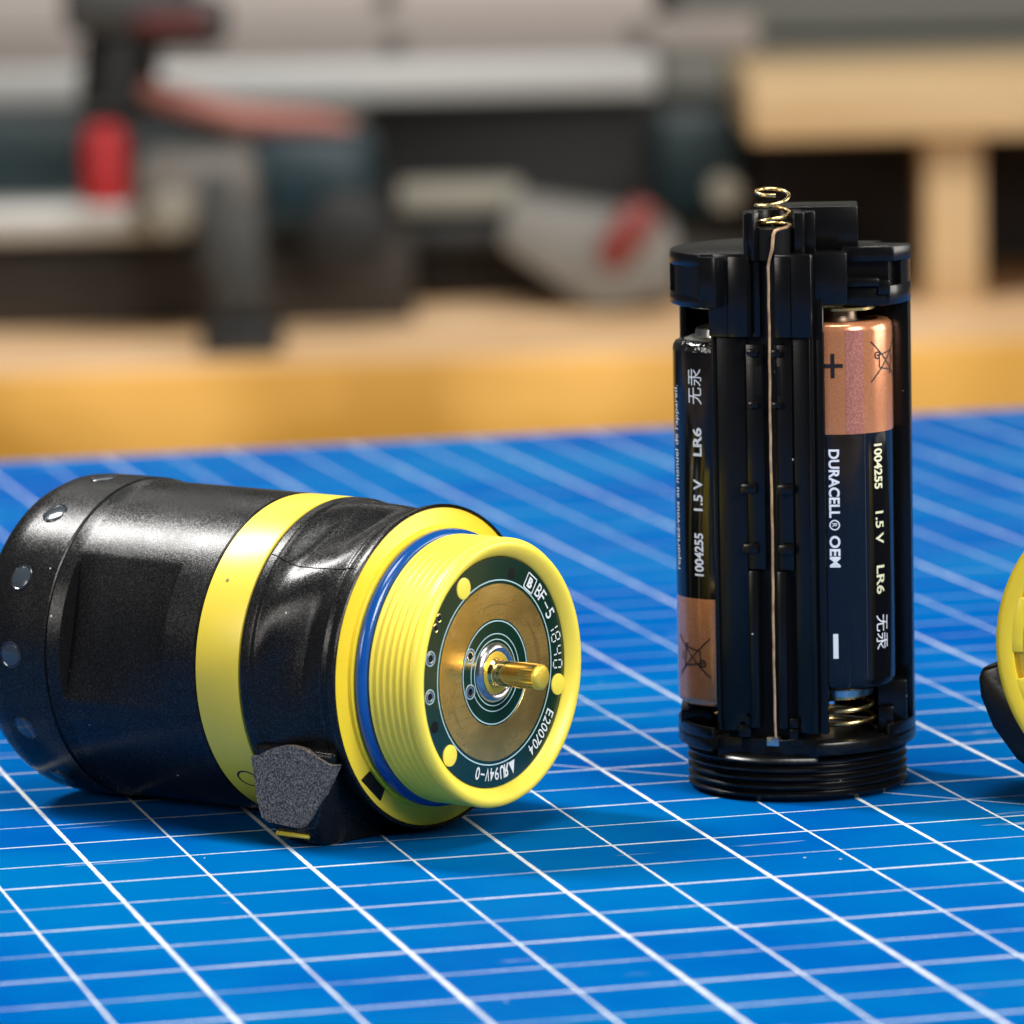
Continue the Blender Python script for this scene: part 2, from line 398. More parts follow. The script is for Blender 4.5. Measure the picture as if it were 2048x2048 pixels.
# polar helper on the torch: phi measured from the camera-left horizontal (local -x) upward
def tp(t, phi, r): return (-r * cos(phi), t, r * sin(phi))
NSEG = 288
def body_mod(t, r, th):
    phi = PI - th                                  # th=pi is local -x
    phi = (phi + PI) % (2 * PI) - PI
    d = phi - rad(12)
    if 38.25 <= t <= 55.55 and abs(d) < rad(27.2):
        flat = 20.55 * cos(rad(27.2)) / cos(d)
        k = .45 + .55 * (t - 38.3) / 17.2
        return r - (r - flat) * k
    return r
prof = [(33.0, 18.6), (33.0, 20.3), (33.2, 20.45), (36, 20.48), (38.2, 20.5), (38.3, 20.5)] + [(38.3 + i * 17.2 / 8, 20.5 + .06 * i / 8) for i in range(1, 9)] + [(55.6, 20.56), (56.5, 20.7), (57.5, 20.9), (57.75, 20.8), (57.8, 20.4)]
Tdone("barrel", lathe(prof, NSEG, rmod=body_mod), black_tex, angle=25)
prof = [(57.8, 20.4), (57.95, 20.85), (58.1, 20.98), (62, 21.0), (66, 20.98), (68, 20.8), (69.5, 20.2), (70.5, 19.2), (71, 18), (71, 0)]
head = Tdone("lamp_head", lathe(prof, 160), black_tex)
for k in range(13):
    ph = rad(83.8 - 27.8 * k)
    if -PI * 1.6 < ph:
        c_ = Vector(tp(63.6, ph, 20.72)); d_ = Vector((-cos(ph), 0, sin(ph)))
        bm = bmesh.new()
        q_ = Vector(d_).to_track_quat('Z', 'Y').to_matrix().to_4x4(); q_.translation = c_
        tb = lathe([(0, 1.74), (.30, 1.72), (.36, 1.64), (.30, 1.50), (.1, 1.46)], 28, 'z'); bmesh.ops.transform(tb, matrix=q_, verts=tb.verts)
        me_ = bpy.data.meshes.new("tmp"); tb.to_mesh(me_); tb.free(); bm.from_mesh(me_); bpy.data.meshes.remove(me_)
        rim = Tdone("lens_rim", bm, lens_rim, head)
        bm = bmesh.new(); cyl(bm, c_, d_, 1.46, .345, 28, .04)
        Tdone("lens", bm, lens_m, rim)
Tdone("yellow_band", lathe([(25.8, 19), (25.8, 20.1), (25.95, 20.35), (26.3, 20.42), (32.3, 20.44), (32.75, 20.4), (32.9, 20.2), (32.9, 19)], 192), yellow_band)
# printed ring on the band
bm = torus(1.45, .19, 0, 40, 6)
for v in bm.verts: v.co = Vector((v.co.x, v.co.z * 1.15, v.co.y))      # lie in x,t plane, normal z
ph0 = rad(-42)
for v in bm.verts:
    x, t, h = v.co; v.co = Vector(tp(28.9 + t, ph0 - x / 20.4, 20.40 + h * .35))
Tdone("printed_ring", bm, black_lip)
speck = mat("brown_speck", (.25, .18, .02), .6)
bm = bmesh.new(); cyl(bm, tp(30.2, rad(34.9), 20.3), (-cos(rad(34.9)), 0, sin(rad(34.9))), .28, .16, 14, .04); Tdone("dirt_speck", bm, speck)
# scalloped collar
def col_mod(t, r, th):
    ss = lambda a0, a1, x: (lambda q: q * q * (3 - 2 * q))(min(max((x - a0) / (a1 - a0), 0), 1))
    w = ss(13.3, 17.0, t) * (1 - ss(20.5, 24.0, t))
    phi = PI - th
    lobes = .5 + .5 * cos(6 * (phi - rad(68)) + .25 * (t - 18))
    edge = ss(13.4, 13.9, t) * (1 - ss(23.6, 24.1, t)) * .22
    return r - w * 1.25 * lobes - edge
prof = [(25.7, 18.5), (25.7, 20.2), (25.5, 20.38)] + [(25.2 - i * .2, 20.42 - 1.25 * (i / 63) ** 2.2) for i in range(0, 64)] + [(12.5, 19.2), (12.35, 19.5)]
Tdone("grip_collar", lathe(prof, 360, rmod=col_mod), black_tex, angle=40)
# seam of the collar shell
bm = bmesh.new()
pts = [tp(25.3 - i * .7, rad(47.2 - 3.0 * sin(PI * i / 19)), col_mod(25.3 - i * .7, 20.42 - 1.25 * ((i * 3.5) / 63) ** 2.2, PI - rad(47.2 - 3.0 * sin(PI * i / 19))) + .05) for i in range(19)]
tube(bm, pts, .055, 6); Tdone("collar_seam", bm, black_void)
# black rim of the flange, yellow flange inside it
Tdone("flange_rim", lathe([(12.7, 19.1), (12.3, 19.5), (11.6, 20.25), (10.7, 20.45), (10.45, 20.4), (10.35, 20.25), (10.4, 20.08), (10.8, 20.02)], 192), black_tex)
bm = lathe([(10.9, 20.04), (10.58, 19.98), (10.52, 19.8), (10.5, 17.9), (10.42, 17.75), (9.9, 17.7), (9.8, 17.6), (9.75, 17.3), (9.9, 16.0), (9.9, 15.2)], 192)
Tdone("yellow_flange", bm, yellow)
# slot in the flange
bm = bmesh.new()
sl = [(-13.4, -10.9), (-15.5, -12.0), (-11.9, -15.2), (-10.9, -13.6)]
rot = Matrix(((1, 0, 0, 0), (0, 0, 1, 0), (0, 1, 0, 0), (0, 0, 0, 1)))
prism(bm, sl, 10.3, 10.75, .12, rot=rot); Tdone("flange_slot", bm, black_void)
Tdone("sealing_ring", torus(16.55, .95, 9.05, 160, 16), blue_ring)
# threaded ring, inner bore to the board
prof = [(9.9, 15.0), (9.9, 15.6), (8.4, 15.7), (8.2, 16.0), (8.05, 16.35)]
for k in range(6):
    t0 = 7.85 - k * 1.05
    prof += [(t0, 16.75), (t0 - .2, 16.88), (t0 - .4, 16.75), (t0 - .62, 16.48), (t0 - .85, 16.48)]
prof += [(1.5, 16.75), (1.2, 16.9), (.7, 16.88), (.25, 16.6), (.04, 16.25), (.02, 15.95), (.14, 15.65), (.4, 15.3), (.8, 14.9), (1.2, 14.6), (1.35, 14.5), (2.4, 14.45)]
Tdone("threaded_ring", lathe(prof, 224), yellow_thread)
# circuit board
bd = Tdone("circuit_board", lathe([(2.4, 14.4), (1.28, 14.4), (1.27, 14.3), (1.27, 0)], 128), pcb)
Tdone("copper_contact", lathe([(1.27, 11.1), (1.22, 11.08), (1.22, 6.75), (1.27, 6.7)], 128), copper, bd)
for r0, w in ((11.55, .16), (6.45, .15), (4.85, .12), (4.15, .12)):
    Tdone("etched_ring", lathe([(1.25, r0 - w / 2), (1.235, r0 - w / 2), (1.235, r0 + w / 2), (1.25, r0 + w / 2)], 128), silk_blue, bd, 60)
Tdone("solder_collar", lathe([(1.27, 3.8), (1.1, 3.72), (.85, 3.48), (.72, 3.15), (.78, 2.88), (.95, 2.68), (1.05, 2.6)], 96), solder, bd)
Tdone("pin_base", lathe([(1.1, 2.68), (.98, 2.62), (.95, 2.5), (.95, 0)], 64), brass_tip, bd)
pin = Tdone("contact_pin", lathe([(1.0, 1.95), (.85, 1.9), (.6, 1.68), (.4, 1.62), (-5.6, 1.62), (-5.75, 1.6)], 64), brass)
Tdone("pin_tip", lathe([(-5.7, 1.62), (-5.95, 1.60), (-6.2, 1.35), (-6.25, 1.2), (-6.25, 0)], 64), brass_tip, pin)
def disc_at(name, m, S_, U_, r, h, parent=bd, hole=0, n=28, t0=1.27):
    if hole: b_ = lathe([(t0, r), (t0 - h, r), (t0 - h - .02, r - .1), (t0 - h - .02, hole + .08), (t0 - h, hole), (t0, hole)], n)
    else: b_ = lathe([(t0, r), (t0 - h * .6, r), (t0 - h, r - .3 * min(1, r)), (t0 - h, 0)], n)
    bmesh.ops.translate(b_, vec=(-S_, 0, U_), verts=b_.verts); return Tdone(name, b_, m, parent)
for S_, U_ in ((5.97, 11.32), (-12.86, -3.34), (9.46, -9.02)):
    disc_at("yellow_stud", yellow_thread, S_, U_, 1.35, .2)
for S_, U_, r in ((12.8, 3.52, .95), (13.1, -1.18, .95), (4.9, 2.74, .95), (5.05, -1.73, .95)):
    disc_at("tinned_via", silk_blue, S_, U_, r, .05, hole=r - .12)
    disc_at("tinned_via", via_metal, S_, U_, r - .25, .08, hole=r - .5)
    disc_at("via_hole", black_void, S_, U_, r - .5, .03)
for S_, U_ in ((10.9, 8.3), (11.6, 7.15)):
    disc_at("gold_via", brass, S_, U_, .58, .05, hole=.40); disc_at("via_hole", black_void, S_, U_, .4, .03)
for S_, U_ in ((-3.83, 11.9), (12.3, -5.05)): disc_at("via_hole", black_void, S_, U_, .75, .03)
# silk-screen lettering round the board: glyphs placed on an arc, tops outward, read clockwise
def on_board(parts, name="board_lettering"):
    """parts: (verts2d, faces, radius, angle deg clockwise from top as the viewer sees it)"""
    vs, fs = [], []
    for v2, f2, rr, an in parts:
        k = len(vs); A = rad(an)
        for x, y in v2:
            X_ = (rr + y) * sin(A) + x * cos(A); Z_ = (rr + y) * cos(A) - x * sin(A)
            vs.append((X_, 1.235, Z_ + 21))
        fs += [tuple(i + k for i in q)[::-1] for q in f2]
    return link(name, mesh_from(name, vs, fs), silk, bd, None)
def glyph(ch, h, w=None, bold=.012):
    v, f = text_mesh(ch, w, h, bold)
    mx = max(p[0] for p in v) / 2
    return [(x - mx, y) for x, y in v], f
def ang(S_, U_): return math.degrees(math.atan2(-S_, U_))
GL = []
for ch, S_, U_ in (("B", -9.26, 9.04), ("F", -9.95, 8.15), ("5", -11.41, 5.85)):
    v, f = glyph(ch, 1.75, 1.0, .005); GL.append((v, f, 12.95, ang(S_, U_)))
GL.append((*bars2d([(-.55, 0, .55, 0, .2)]), 12.9, ang(-10.79, 7.0)))
for ch, S_, U_ in (("E", -11.13, -6.83), ("2", -10.49, -7.66), ("0", -9.86, -8.4), ("0", -9.23, -9.14), ("7", -8.6, -9.88), ("0", -8.06, -10.4), ("4", -7.2, -10.95)):
    v, f = glyph(ch, 1.5, .82, .005); GL.append((v, f, 12.95, ang(S_, U_)))
for ch, S_, U_ in (("9", .1, -12.64), ("4", 1.05, -12.6), ("V", 2.0, -12.6), ("0", 4.05, -12.4)):
    v, f = glyph(ch, 1.6, .82, .008); GL.append((v, f, 12.75, ang(S_, U_)))
GL.append((*bars2d([(-.4, 0, .4, 0, .2)]), 12.75, ang(3.0, -12.5)))
# recognised-component mark: reversed R joined to U, and the triangle
v, f = glyph("R", 1.7, .95, .03); GL.append(([(-x, y) for x, y in v], [q[::-1] for q in f], 12.75, ang(-1.95, -12.6)))
v, f = glyph("U", 1.7, .9, .03); GL.append((v, f, 12.75, ang(-1.0, -12.65)))
GL.append(([(-.75, -.75), (.5, -.75), (-.1, .95)], [(0, 1, 2)], 12.75, ang(-3.0, -12.45)))
# seven-segment date code 1840
def seg(code, w=.95, h=1.75):
    g_ = .14; q = []
    S7 = {'a': (-w/2 + g_, h/2, w/2 - g_, h/2), 'g': (-w/2 + g_, 0, w/2 - g_, 0), 'd': (-w/2 + g_, -h/2, w/2 - g_, -h/2),
          'f': (-w/2, g_, -w/2, h/2 - g_), 'b': (w/2, g_, w/2, h/2 - g_), 'e': (-w/2, -h/2 + g_, -w/2, -g_), 'c': (w/2, -h/2 + g_, w/2, -g_)}
    return bars2d([(*S7[c_], .17) for c_ in code])
for code, S_, U_ in (("bc", -12.4, 4.35), ("abcdefg", -12.67, 2.75), ("fgbc", -12.92, 1.0), ("abcdef", -13.2, -.75)):
    GL.append((*seg(code), 12.95, ang(S_, U_)))
# boxed B emblem
bx = 1.0
GL.append((*join2d(bars2d([(-bx, -bx, bx, -bx, .17), (bx, -bx, bx, bx, .17), (bx, bx, -bx, bx, .17), (-bx, bx, -bx, -bx, .17)])), 12.75, ang(-7.55, 10.2)))
v, f = glyph("B", 1.35, 1.0, .05); GL.append((v, f, 12.75, ang(-7.55, 10.2)))
on_board(GL)
# corner lug under the collar (grainy flank towards the camera-left)
def lug_profile(sc):  # x,z polygon (torch local, z above mat)
    return None
bm = bmesh.new()
# front (t small) and back (t large) outlines as (x, z): x=-S
ring_z = lambda t0, t1, w: None
A_ = [(-19.3, 12.6), (-18.55, 3.0), (-16.8, .55), (-14.5, .05), (2, .05), (6, 1.2), (6, 9), (-8, 16)]
def tt_(z, side):      # the block narrows towards the mat
    k = min(max((12.6 - z) / 12.3, 0), 1)
    return 24.7 - 2.2 * k if side else 11.6 + 4.6 * k
vf = [bm.verts.new((x, tt_(z, 0) if x < 0 else 13.5, z)) for x, z in A_]; vb = [bm.verts.new((x, tt_(z, 1), z)) for x, z in A_]
bm.faces.new(vf); bm.faces.new(vb[::-1])
for i in range(len(A_)): bm.faces.new((vf[i], vb[i], vb[(i + 1) % len(A_)], vf[(i + 1) % len(A_)]))
bmesh.ops.recalc_face_normals(bm, faces=bm.faces)
bmesh.ops.bevel(bm, geom=[e for e in bm.edges if e.is_manifold and e.calc_face_angle(0) > .2], offset=.55, segments=3, affect='EDGES', profile=.5)
lug = done("corner_lug", bm, black_tex, T, 30)
# grainy flank plate with its arched top
poly = [(24.75, 11.4), (23.6, 11.5)] + [(23.4 - i * .75, 11.5 + 1.75 * sin(PI * (i + .3) / 14.6)) for i in range(1, 14)] + [(12.0, 11.35), (10.9, 11.45), (12.3, 9.2), (14.2, 6.4), (16.0, 3.9), (16.8, 3.1), (18, 2.75), (20.5, 2.95), (23.0, 3.1), (23.8, 3.6), (24.3, 5.5)]
bm = bmesh.new()
def flank(t, z, o=0.0): return (-19.32 - o + .078 * (12.6 - z) * 1.0 - (0.5 if z > 12 else 0) * (z - 12) * 0, t, z)
v1 = [bm.verts.new(flank(t, z, .38)) for t, z in poly]; v0 = [bm.verts.new(flank(t, z, -.6)) for t, z in poly]
bm.faces.new(v1)
for i in range(len(poly)): bm.faces.new((v1[i], v0[i], v0[(i + 1) % len(poly)], v1[(i + 1) % len(poly)]))
bmesh.ops.triangulate(bm, faces=[f_ for f_ in bm.faces if len(f_.verts) > 4])
pl = done("flank_plate", bm, grain, lug, 40)
bm = bmesh.new(); box(bm, -.42, .42, -2.7, 2.7, -.24, .24, .2, rot=Matrix.Translation((-17.55, 19.9, 1.62)) @ Matrix.Rotation(rad(-45), 4, 'Y'))
done("yellow_slot", bm, yellow_band, lug)

# ------------------------------------------------------------------ battery carrier standing upright
cr = rad(-3.1)
K = thing("battery_carrier", "upright black battery carrier with threaded foot and a gold spring on top, holding two batteries", "battery holder", (36.7, 35.4, 0), cr)
K.scale = (.992, .992, .983)
n_ = 160
prof = [(0, 0), (0, 13.4), (.25, 13.9)]
for k in range(5):
    z0 = .45 + k * 1.12
    prof += [(z0, 14.0), (z0 + .28, 14.42), (z0 + .5, 14.45), (z0 + .78, 14.0), (z0 + .95, 13.9)]
prof += [(5.95, 13.7), (6.0, 13.6), (6.02, 12.85), (8.0, 12.85), (8.15, 12.7), (8.15, 0)]
done("threaded_foot", lathe(prof, n_, 'z'), black_sm, K, 40)
def polar(an, r_): return (r_ * sin(rad(an)), -r_ * cos(rad(an)))
def pp(p_, r_): v = Matrix.Rotation(rad(-18), 3, 'Z') @ Vector((p_, -r_, 0)); return (v.x, v.y)
flo = lambda R_, k=72: [polar(8.6 + (315.4 - 8.6) * i / k, R_) for i in range(k + 1)]
bm = bmesh.new(); prism(bm, flo(15.65) + [pp(-6.9, 12.05), pp(6.9, 12.05)], 6.3, 8.1, .35); done("flange_disc", bm, black_sm, K, 35)
for a0, a1 in ((-138, -44.8), (50, 150)):
    bm = bmesh.new(); f1 = [polar(a0 + (a1 - a0) * i / 20, 15.62) for i in range(21)]; f2 = [polar(a1 + (a0 - a1) * i / 20, 14.9) for i in range(21)]
    prism(bm, f1 + f2, 8.0, 9.5, .12); done("flange_wall", bm, black_sm, K, 35)
done("core", lathe([(7, 0), (7, 3.2), (66, 3.2), (66, 0)], 24, 'z'), black_void, K)
# front pillar (facing 18 degrees to camera-left); local frame p, r
def pil(p0, p1, r0, r1, z0, z1): return (p0, p1, -r1, -r0, z0, z1)
RP = Matrix.Rotation(rad(-18), 4, 'Z')
def pb(name, m, *a_, bev=.18, parent=K):
    bm = bmesh.new()
    for q in a_: box(bm, *pil(*q), bev=bev, rot=RP)
    return done(name, bm, m, parent)
# web between the cells behind the face plate
bm = bmesh.new(); prism(bm, [(-5.6, -11.5), (5.6, -11.5), (2.2, -7.6), (.5, -3), (-.5, -3), (-2.2, -7.6)], 8, 70, rot=RP); done("web", bm, black_void, K)
pillar = pb("front_pillar", black_sm, (-6.9, -2.3, 11.45, 12.15, 9, 71), (4.05, 6.9, 11.45, 12.15, 9, 71), (-6.9, 6.9, 10.5, 12.35, 5.6, 8.2),
            (-6.9, -6.3, 11.45, 12.5, 9, 71), (6.3, 6.9, 11.45, 12.5, 9, 71))
pb("side_lip", black_sm, (6.8, 8.1, 11.2, 11.85, 9, 66), bev=.15)
pb("channel_plate", black_sm, (-2.2, 0.15, 11.45, 12.4, 30.5, 60), (1.65, 3.95, 11.45, 12.4, 30.5, 60), bev=.12)
pb("window_recess", black_void, (-1.0, .0, 12.3, 12.46, 53.3, 57.2), (1.75, 2.5, 12.3, 12.46, 53.3, 57.2), bev=.04)
for p_, z_, w_, h_ in ((-1.15, 59, 1.5, 1.0), (1.95 + .1, 59, 1.4, 1.0), (-1.15, 52.2, 1.5, .9), (2.05, 52.2, 1.4, .9), (-1.9, 41.2, 2.2, 1.35), (3.05, 41.2, 2.2, 1.35), (-1.75, 33.3, 2.1, 1.35), (3.05, 33.3, 2.1, 1.35)):
    pb("retaining_lug", black_sm, (p_ - w_ / 2, p_ + w_ / 2, 12.2, 13.15, z_ - h_ / 2, z_ + h_ / 2), bev=.28)
pb("guide_rail", black_sm, (-2.1, -.85, 11.6, 13.0, 9.6, 30.4), bev=.2)
pb("guide_rail", black_sm, (1.75, 2.95, 11.6, 13.0, 9.6, 30.4), bev=.2)
pb("groove_floor", black_void, (-.9, 1.9, 10.9, 11.42, 8, 72), bev=.0)
pb("foot_step", black_sm, (-3.9, -2.2, 12.1, 12.75, 8.3, 9.9), (-3.0, -2.2, 12.1, 12.75, 9.9, 11.1), (3.1, 4.2, 12.1, 12.75, 8.3, 9.6), (3.1, 4.2, 12.1, 12.75, 9.8, 11.0), (3.0, 4.9, 12.1, 12.75, 7.4, 8.3), bev=.1)
pb("contact_tab", nickel, (.05, 1.75, 12.2, 13.1, 7.3, 8.5), bev=.12)
pb("tab_notch", black_void, (-.2, 2.0, 12.3, 12.9, 6.3, 7.15), bev=.05)
# upper clasp blocks either side of the groove
pb("clasp_block", black_sm, (-6.95, -1.35, 11.4, 13.1, 61, 71.9), (-4.3, -1.5, 12.9, 13.35, 61, 71.6), bev=.3)
pb("clasp_block", black_sm, (1.95, 7.0, 11.4, 13.1, 61, 71.9), (2.0, 4.3, 12.9, 13.35, 61, 71.6), bev=.3)
pb("groove_cheek", black_sm, (-1.3, -.2, 10.6, 12.2, 61, 75.2), (1.5, 2.0, 10.6, 12.2, 61, 75.2), bev=.15)
# side pillars, arc sections
def arc_pts(a0, a1, r, n=14): return [(r * sin(rad(a0 + (a1 - a0) * i / n)), -r * cos(rad(a0 + (a1 - a0) * i / n))) for i in range(n + 1)]
for a0, a1 in ((77.5, 127), (-118, -163)):
    bm = bmesh.new(); prism(bm, arc_pts(a0, a1, 15.6) + [(12.6 * sin(rad(a1)), -12.6 * cos(rad(a1)))] + [(5 * sin(rad((a0 + a1) / 2)), -5 * cos(rad((a0 + a1) / 2)))] + [(13.3 * sin(rad(a0)), -13.3 * cos(rad(a0)))], 9, 66, .12)
    done("side_pillar", bm, black_sm, K)
# thin wall behind the left cell and ledges under the cells
bm = bmesh.new(); prism(bm, arc_pts(-101, -128, 14.9, 8) + arc_pts(-128, -101, 14.0, 8), 9, 65, .05); done("rear_rib", bm, black_sm, K)
for q in ((-15.2, -10.9, -4.5, 3, 9.1, 10.9), (10.6, 14.4, -6.2, -1.5, 9.2, 14.8), (10.6, 12.6, -7.6, -6.3, 8.0, 11.5)):
    bm = bmesh.new(); box(bm, *q, bev=.2); done("cell_ledge", bm, black_sm, K)
# cap
def cap_outline():
    o = []
    for i in range(0, 61):
        an = -178 + i * (178 - 28) / 60; o.append((15.75 * sin(rad(an)), -15.75 * cos(rad(an))))
    return o
left = arc_pts(-178, -48, 15.75, 40) + [(-9.9, -10.6), (-3, -10.6), (-3, -4), (2, 0)]
bm = bmesh.new(); prism(bm, left, 64.7, 66.3, .25); prism(bm, [(x * .93, y * .93) for x, y in left], 66.3, 69.9, 0); prism(bm, left, 69.9, 71.8, .3)
done("cap", bm, black_sm, K)
bm = bmesh.new(); 
prism(bm, arc_pts(-72, -48, 15.75, 8) + arc_pts(-48, -72, 14.5, 8), 66.2, 70, 0); prism(bm, arc_pts(-178, -92, 15.75, 20) + arc_pts(-92, -178, 14.3, 20), 66.2, 70, 0)
done("cap_wall", bm, black_sm, K)
bm = bmesh.new(); prism(bm, arc_pts(-53, -38, 15.72, 6) + arc_pts(-38, -53, 13.5, 6), 65, 71.5, .1); done("cap_post", bm, black_sm, K)
right = arc_pts(178, 60, 15.7, 34) + [(12.7, -8.6), (7.2, -8.6), (6.6, -3), (-2, 0)]
bm = bmesh.new(); prism(bm, [(6.6, -8.8), (13.3, -8.8), (15.6, -5.0), (15.6, -3.2), (10.8, -1.6), (12.0, 1.5), (6.6, 2.4)], 70.3, 72.2, .2)
prism(bm, [(6.6, -7.6), (12.6, -7.6), (14.2, -4.6), (11.8, 1.0), (6.6, 2.0)], 67.0, 70.4, 0)
prism(bm, arc_pts(178, 58, 15.7, 34) + [(12.2, -9.5), (9.8, -9.9), (6.8, -9.9), (6.6, -3), (-2, 0)], 64.6, 67.2, .25)
prism(bm, arc_pts(120, 66, 15.6, 16) + arc_pts(66, 120, 14.4, 16), 66, 71, 0)
done("cap", bm, black_sm, K)
bm = bmesh.new(); box(bm, 6.9, 11.4, -10.6, -8.6, 67.2, 68.3, .22); box(bm, 11.2, 12.8, -10.1, -8.7, 66.1, 68.0, .2); box(bm, 12.0, 12.8, -9.4, -8.6, 64.9, 66.4, .15); done("latch_tongue", bm, black_sm, K)
bm = bmesh.new(); box(bm, 3.0, 7.25, -13.4, -8.8, 65.2, 71.9, .2); done("corner_block", bm, black_sm, K)
bm = bmesh.new(); box(bm, -1.2, 8.8, -6.6, 2.5, 71.5, 77.4, .18); done("turret_block", bm, black_sm, K)
# spring cup on top
sx, sy = -2.15, -9.6
bm = bmesh.new()
def cup(bm, a0, a1, r0, r1, z0, z1):
    f_ = lambda r, n0, n1: [(sx + r * sin(rad(n0 + (n1 - n0) * i / 16)), sy - r * cos(rad(n0 + (n1 - n0) * i / 16))) for i in range(17)]
    prism(bm, f_(r1, a0, a1) + f_(r0, a1, a0), z0, z1, .08)
cup(bm, 62, 318, 2.75, 3.85, 71, 77.2)
box(bm, .55, 1.9, -12.1, -8.0, 71.2, 77.1, .18); box(bm, 1.8, 3.3, -10.6, -7.2, 71.2, 77.05, .18); box(bm, -5.9, -4.9, -11.6, -8, 71.2, 77.1, .15)
done("spring_cup", bm, black_sm, K)
bm = bmesh.new(); cyl(bm, (sx, sy, 71), (0, 0, 1), 2.9, 4.0, 32); done("cup_floor", bm, black_void, K)
# spring and long wire down the groove
def coil(cx, cy, r, z0, z1, turns, ph, n=28, grow=0.0):
    return [(cx + (r + grow * i / (turns * n)) * cos(ph + 2 * PI * i / n), cy + (r + grow * i / (turns * n)) * sin(ph + 2 * PI * i / n), z0 + (z1 - z0) * i / (turns * n)) for i in range(int(turns * n) + 1)]
bm = bmesh.new()
pts = []; hz = [75.3, 75.65, 76.95, 77.95, 79.2, 79.75, 79.85, 79.9]
for i in range(0, 7 * 16 - 22):
    k = i / 16; j = int(k); z = hz[j] + (hz[j + 1] - hz[j]) * (k - j); an = PI * k
    pts.append((sx + (2.28 - .03 * k) * cos(an), sy + (2.28 - .03 * k) * sin(an), z + .45 * sin(an) * min(1, max(0, (k - 1.5) / 2))))
for _ in range(2): pts = [pts[0]] + [tuple((pts[i - 1][c_] + 2 * pts[i][c_] + pts[i + 1][c_]) / 4 for c_ in range(3)) for i in range(1, len(pts) - 1)] + [pts[-1]]
tube(bm, pts, .25, 10)
done("top_spring", bm, spring_m, K, 60)
bm = bmesh.new()
w0 = RP @ Vector((.95, -12.75, 0))
path = [(sx + 2.28, sy, 75.3), (sx + 2.1, sy - 1.0, 75.2), (sx + 1.6, sy - 2.0, 75.12), (sx + .9, sy - 2.75, 75.05), (sx + .3, sy - 3.1, 74.85), (sx + .05, sy - 3.25, 74.4), (sx - .02, sy - 3.3, 73.8), (sx - .12, sy - 3.32, 72.6), (sx - .5, sy - 3.33, 71.2), (sx - .68, sy - 3.33, 70.2)]
for i in range(1, 26):
    z = 70.2 - i * 2.47; path.append((-2.84 + .035 * sin(i * .55) + .03 * sin(i * 2.3), -12.93, z))
tube(bm, path, [.24] * 8 + [.21] * 2 + [.185] * 25, 10); done("contact_wire", bm, wire_m, K, 60)

# ------------------------------------------------------------------ batteries
def cell_pt(az, r, z): return (r * sin(az), -r * cos(az), z)     # az from the camera direction, to the right
def wrap(v2, f2, az0, z0, mode, Rb, name, m, parent, off=.045):
    """flat art -> cylinder. mode 'down': x runs down, y runs to the right; 'up': x runs up, y to the left; 'flat': x right, y up"""
    vs = []
    for x, y in v2:
        if mode == 'down': az, z = az0 + y / Rb, z0 - x
        elif mode == 'up': az, z = az0 - y / Rb, z0 + x
        else: az, z = az0 + x / Rb, z0 + y
        vs.append(cell_pt(az, Rb + off, z))
    return link(name, mesh_from(name, vs, f2), m, parent, None)
def patch(az0, az1, z0, z1, Rb, off, name, m, parent, n=12):
    vs = []; fs = []
    for i in range(n + 1):
        az = az0 + (az1 - az0) * i / n; vs += [cell_pt(az, Rb + off, z0), cell_pt(az, Rb + off, z1)]
    for i in range(n): fs.append((2 * i, 2 * i + 2, 2 * i + 3, 2 * i + 1))
    return link(name, mesh_from(name, vs, fs), m, parent, 80)
def bin_art():
    w = .17
    return join2d(bars2d([(-1.35, 1.55, 1.7, 1.2, w), (-1.2, 1.5, -.75, -1.55, w), (1.3, 1.2, .85, -1.4, w), (-.75, -1.4, .85, -1.4, w), (1.75, 1.2, 1.6, .8, w),
                   (-2.6, 2.9, 2.6, -2.9, w), (2.6, 2.9, -2.6, -2.9, w), (-.4, 1.6, -.35, 2.0, w), (-.35, 2.0, .6, 1.95, w)]), ring2d(-.75, -1.75, .32, .52), ring2d(-.75, -1.75, 0.02, .14))
def battery(name, label, loc, rz, z0, z1, positive_up):
    """empty at the base of the cell, cell spans z0..z1 above the mat"""
    o = thing(name, label, "battery", loc, rz, "batteries in the upright carrier")
    Rb = 7.2; Lc = z1 - z0; cz = 14.2
    def zz(z): return z if positive_up else Lc - z        # z measured from the negative end
    def ring(prof_, nm, m):
        return done(nm, lathe([(zz(z), r) for z, r in prof_], 96, 'z'), m, o, 40)
    ring([(1.3, Rb - .02), (4, Rb), (Lc - cz, Rb)], "black_sleeve", bat_black)
    ring([(0, 5.6), (.0, 6.3), (.25, 6.8), (.7, 7.1), (1.3, 7.18)], "sleeve_crimp", shrink if not positive_up else bat_black)
    ring([(Lc - cz, Rb), (Lc - 1.2, Rb), (Lc - .45, 7.08), (Lc - .1, 6.7), (Lc, 6.1), (Lc, 5.4), (Lc - .3, 5.2)], "copper_sleeve", cop_lab)
    ring([(Lc - .3, 5.3), (Lc - .25, 2.9), (Lc + .1, 2.7), (Lc + 1.0, 2.6), (Lc + 1.2, 2.3), (Lc + 1.2, 0)], "positive_cap", dark_nickel)
    ring([(0, 5.7), (-.15, 5.2), (-.35, 4.9), (-.35, 4.3), (-1.3, 4.1), (-1.5, 3.8), (-1.5, 0)], "negative_cap", nickel)
    return o, Rb, Lc
def Kpt(x, y): 
    v = Matrix.Rotation(cr, 3, 'Z') @ Vector((x, y, 0)); return (36.7 + v.x, 35.4 + v.y)
HW = None
ref = text_mesh("无汞", None, 1.0)
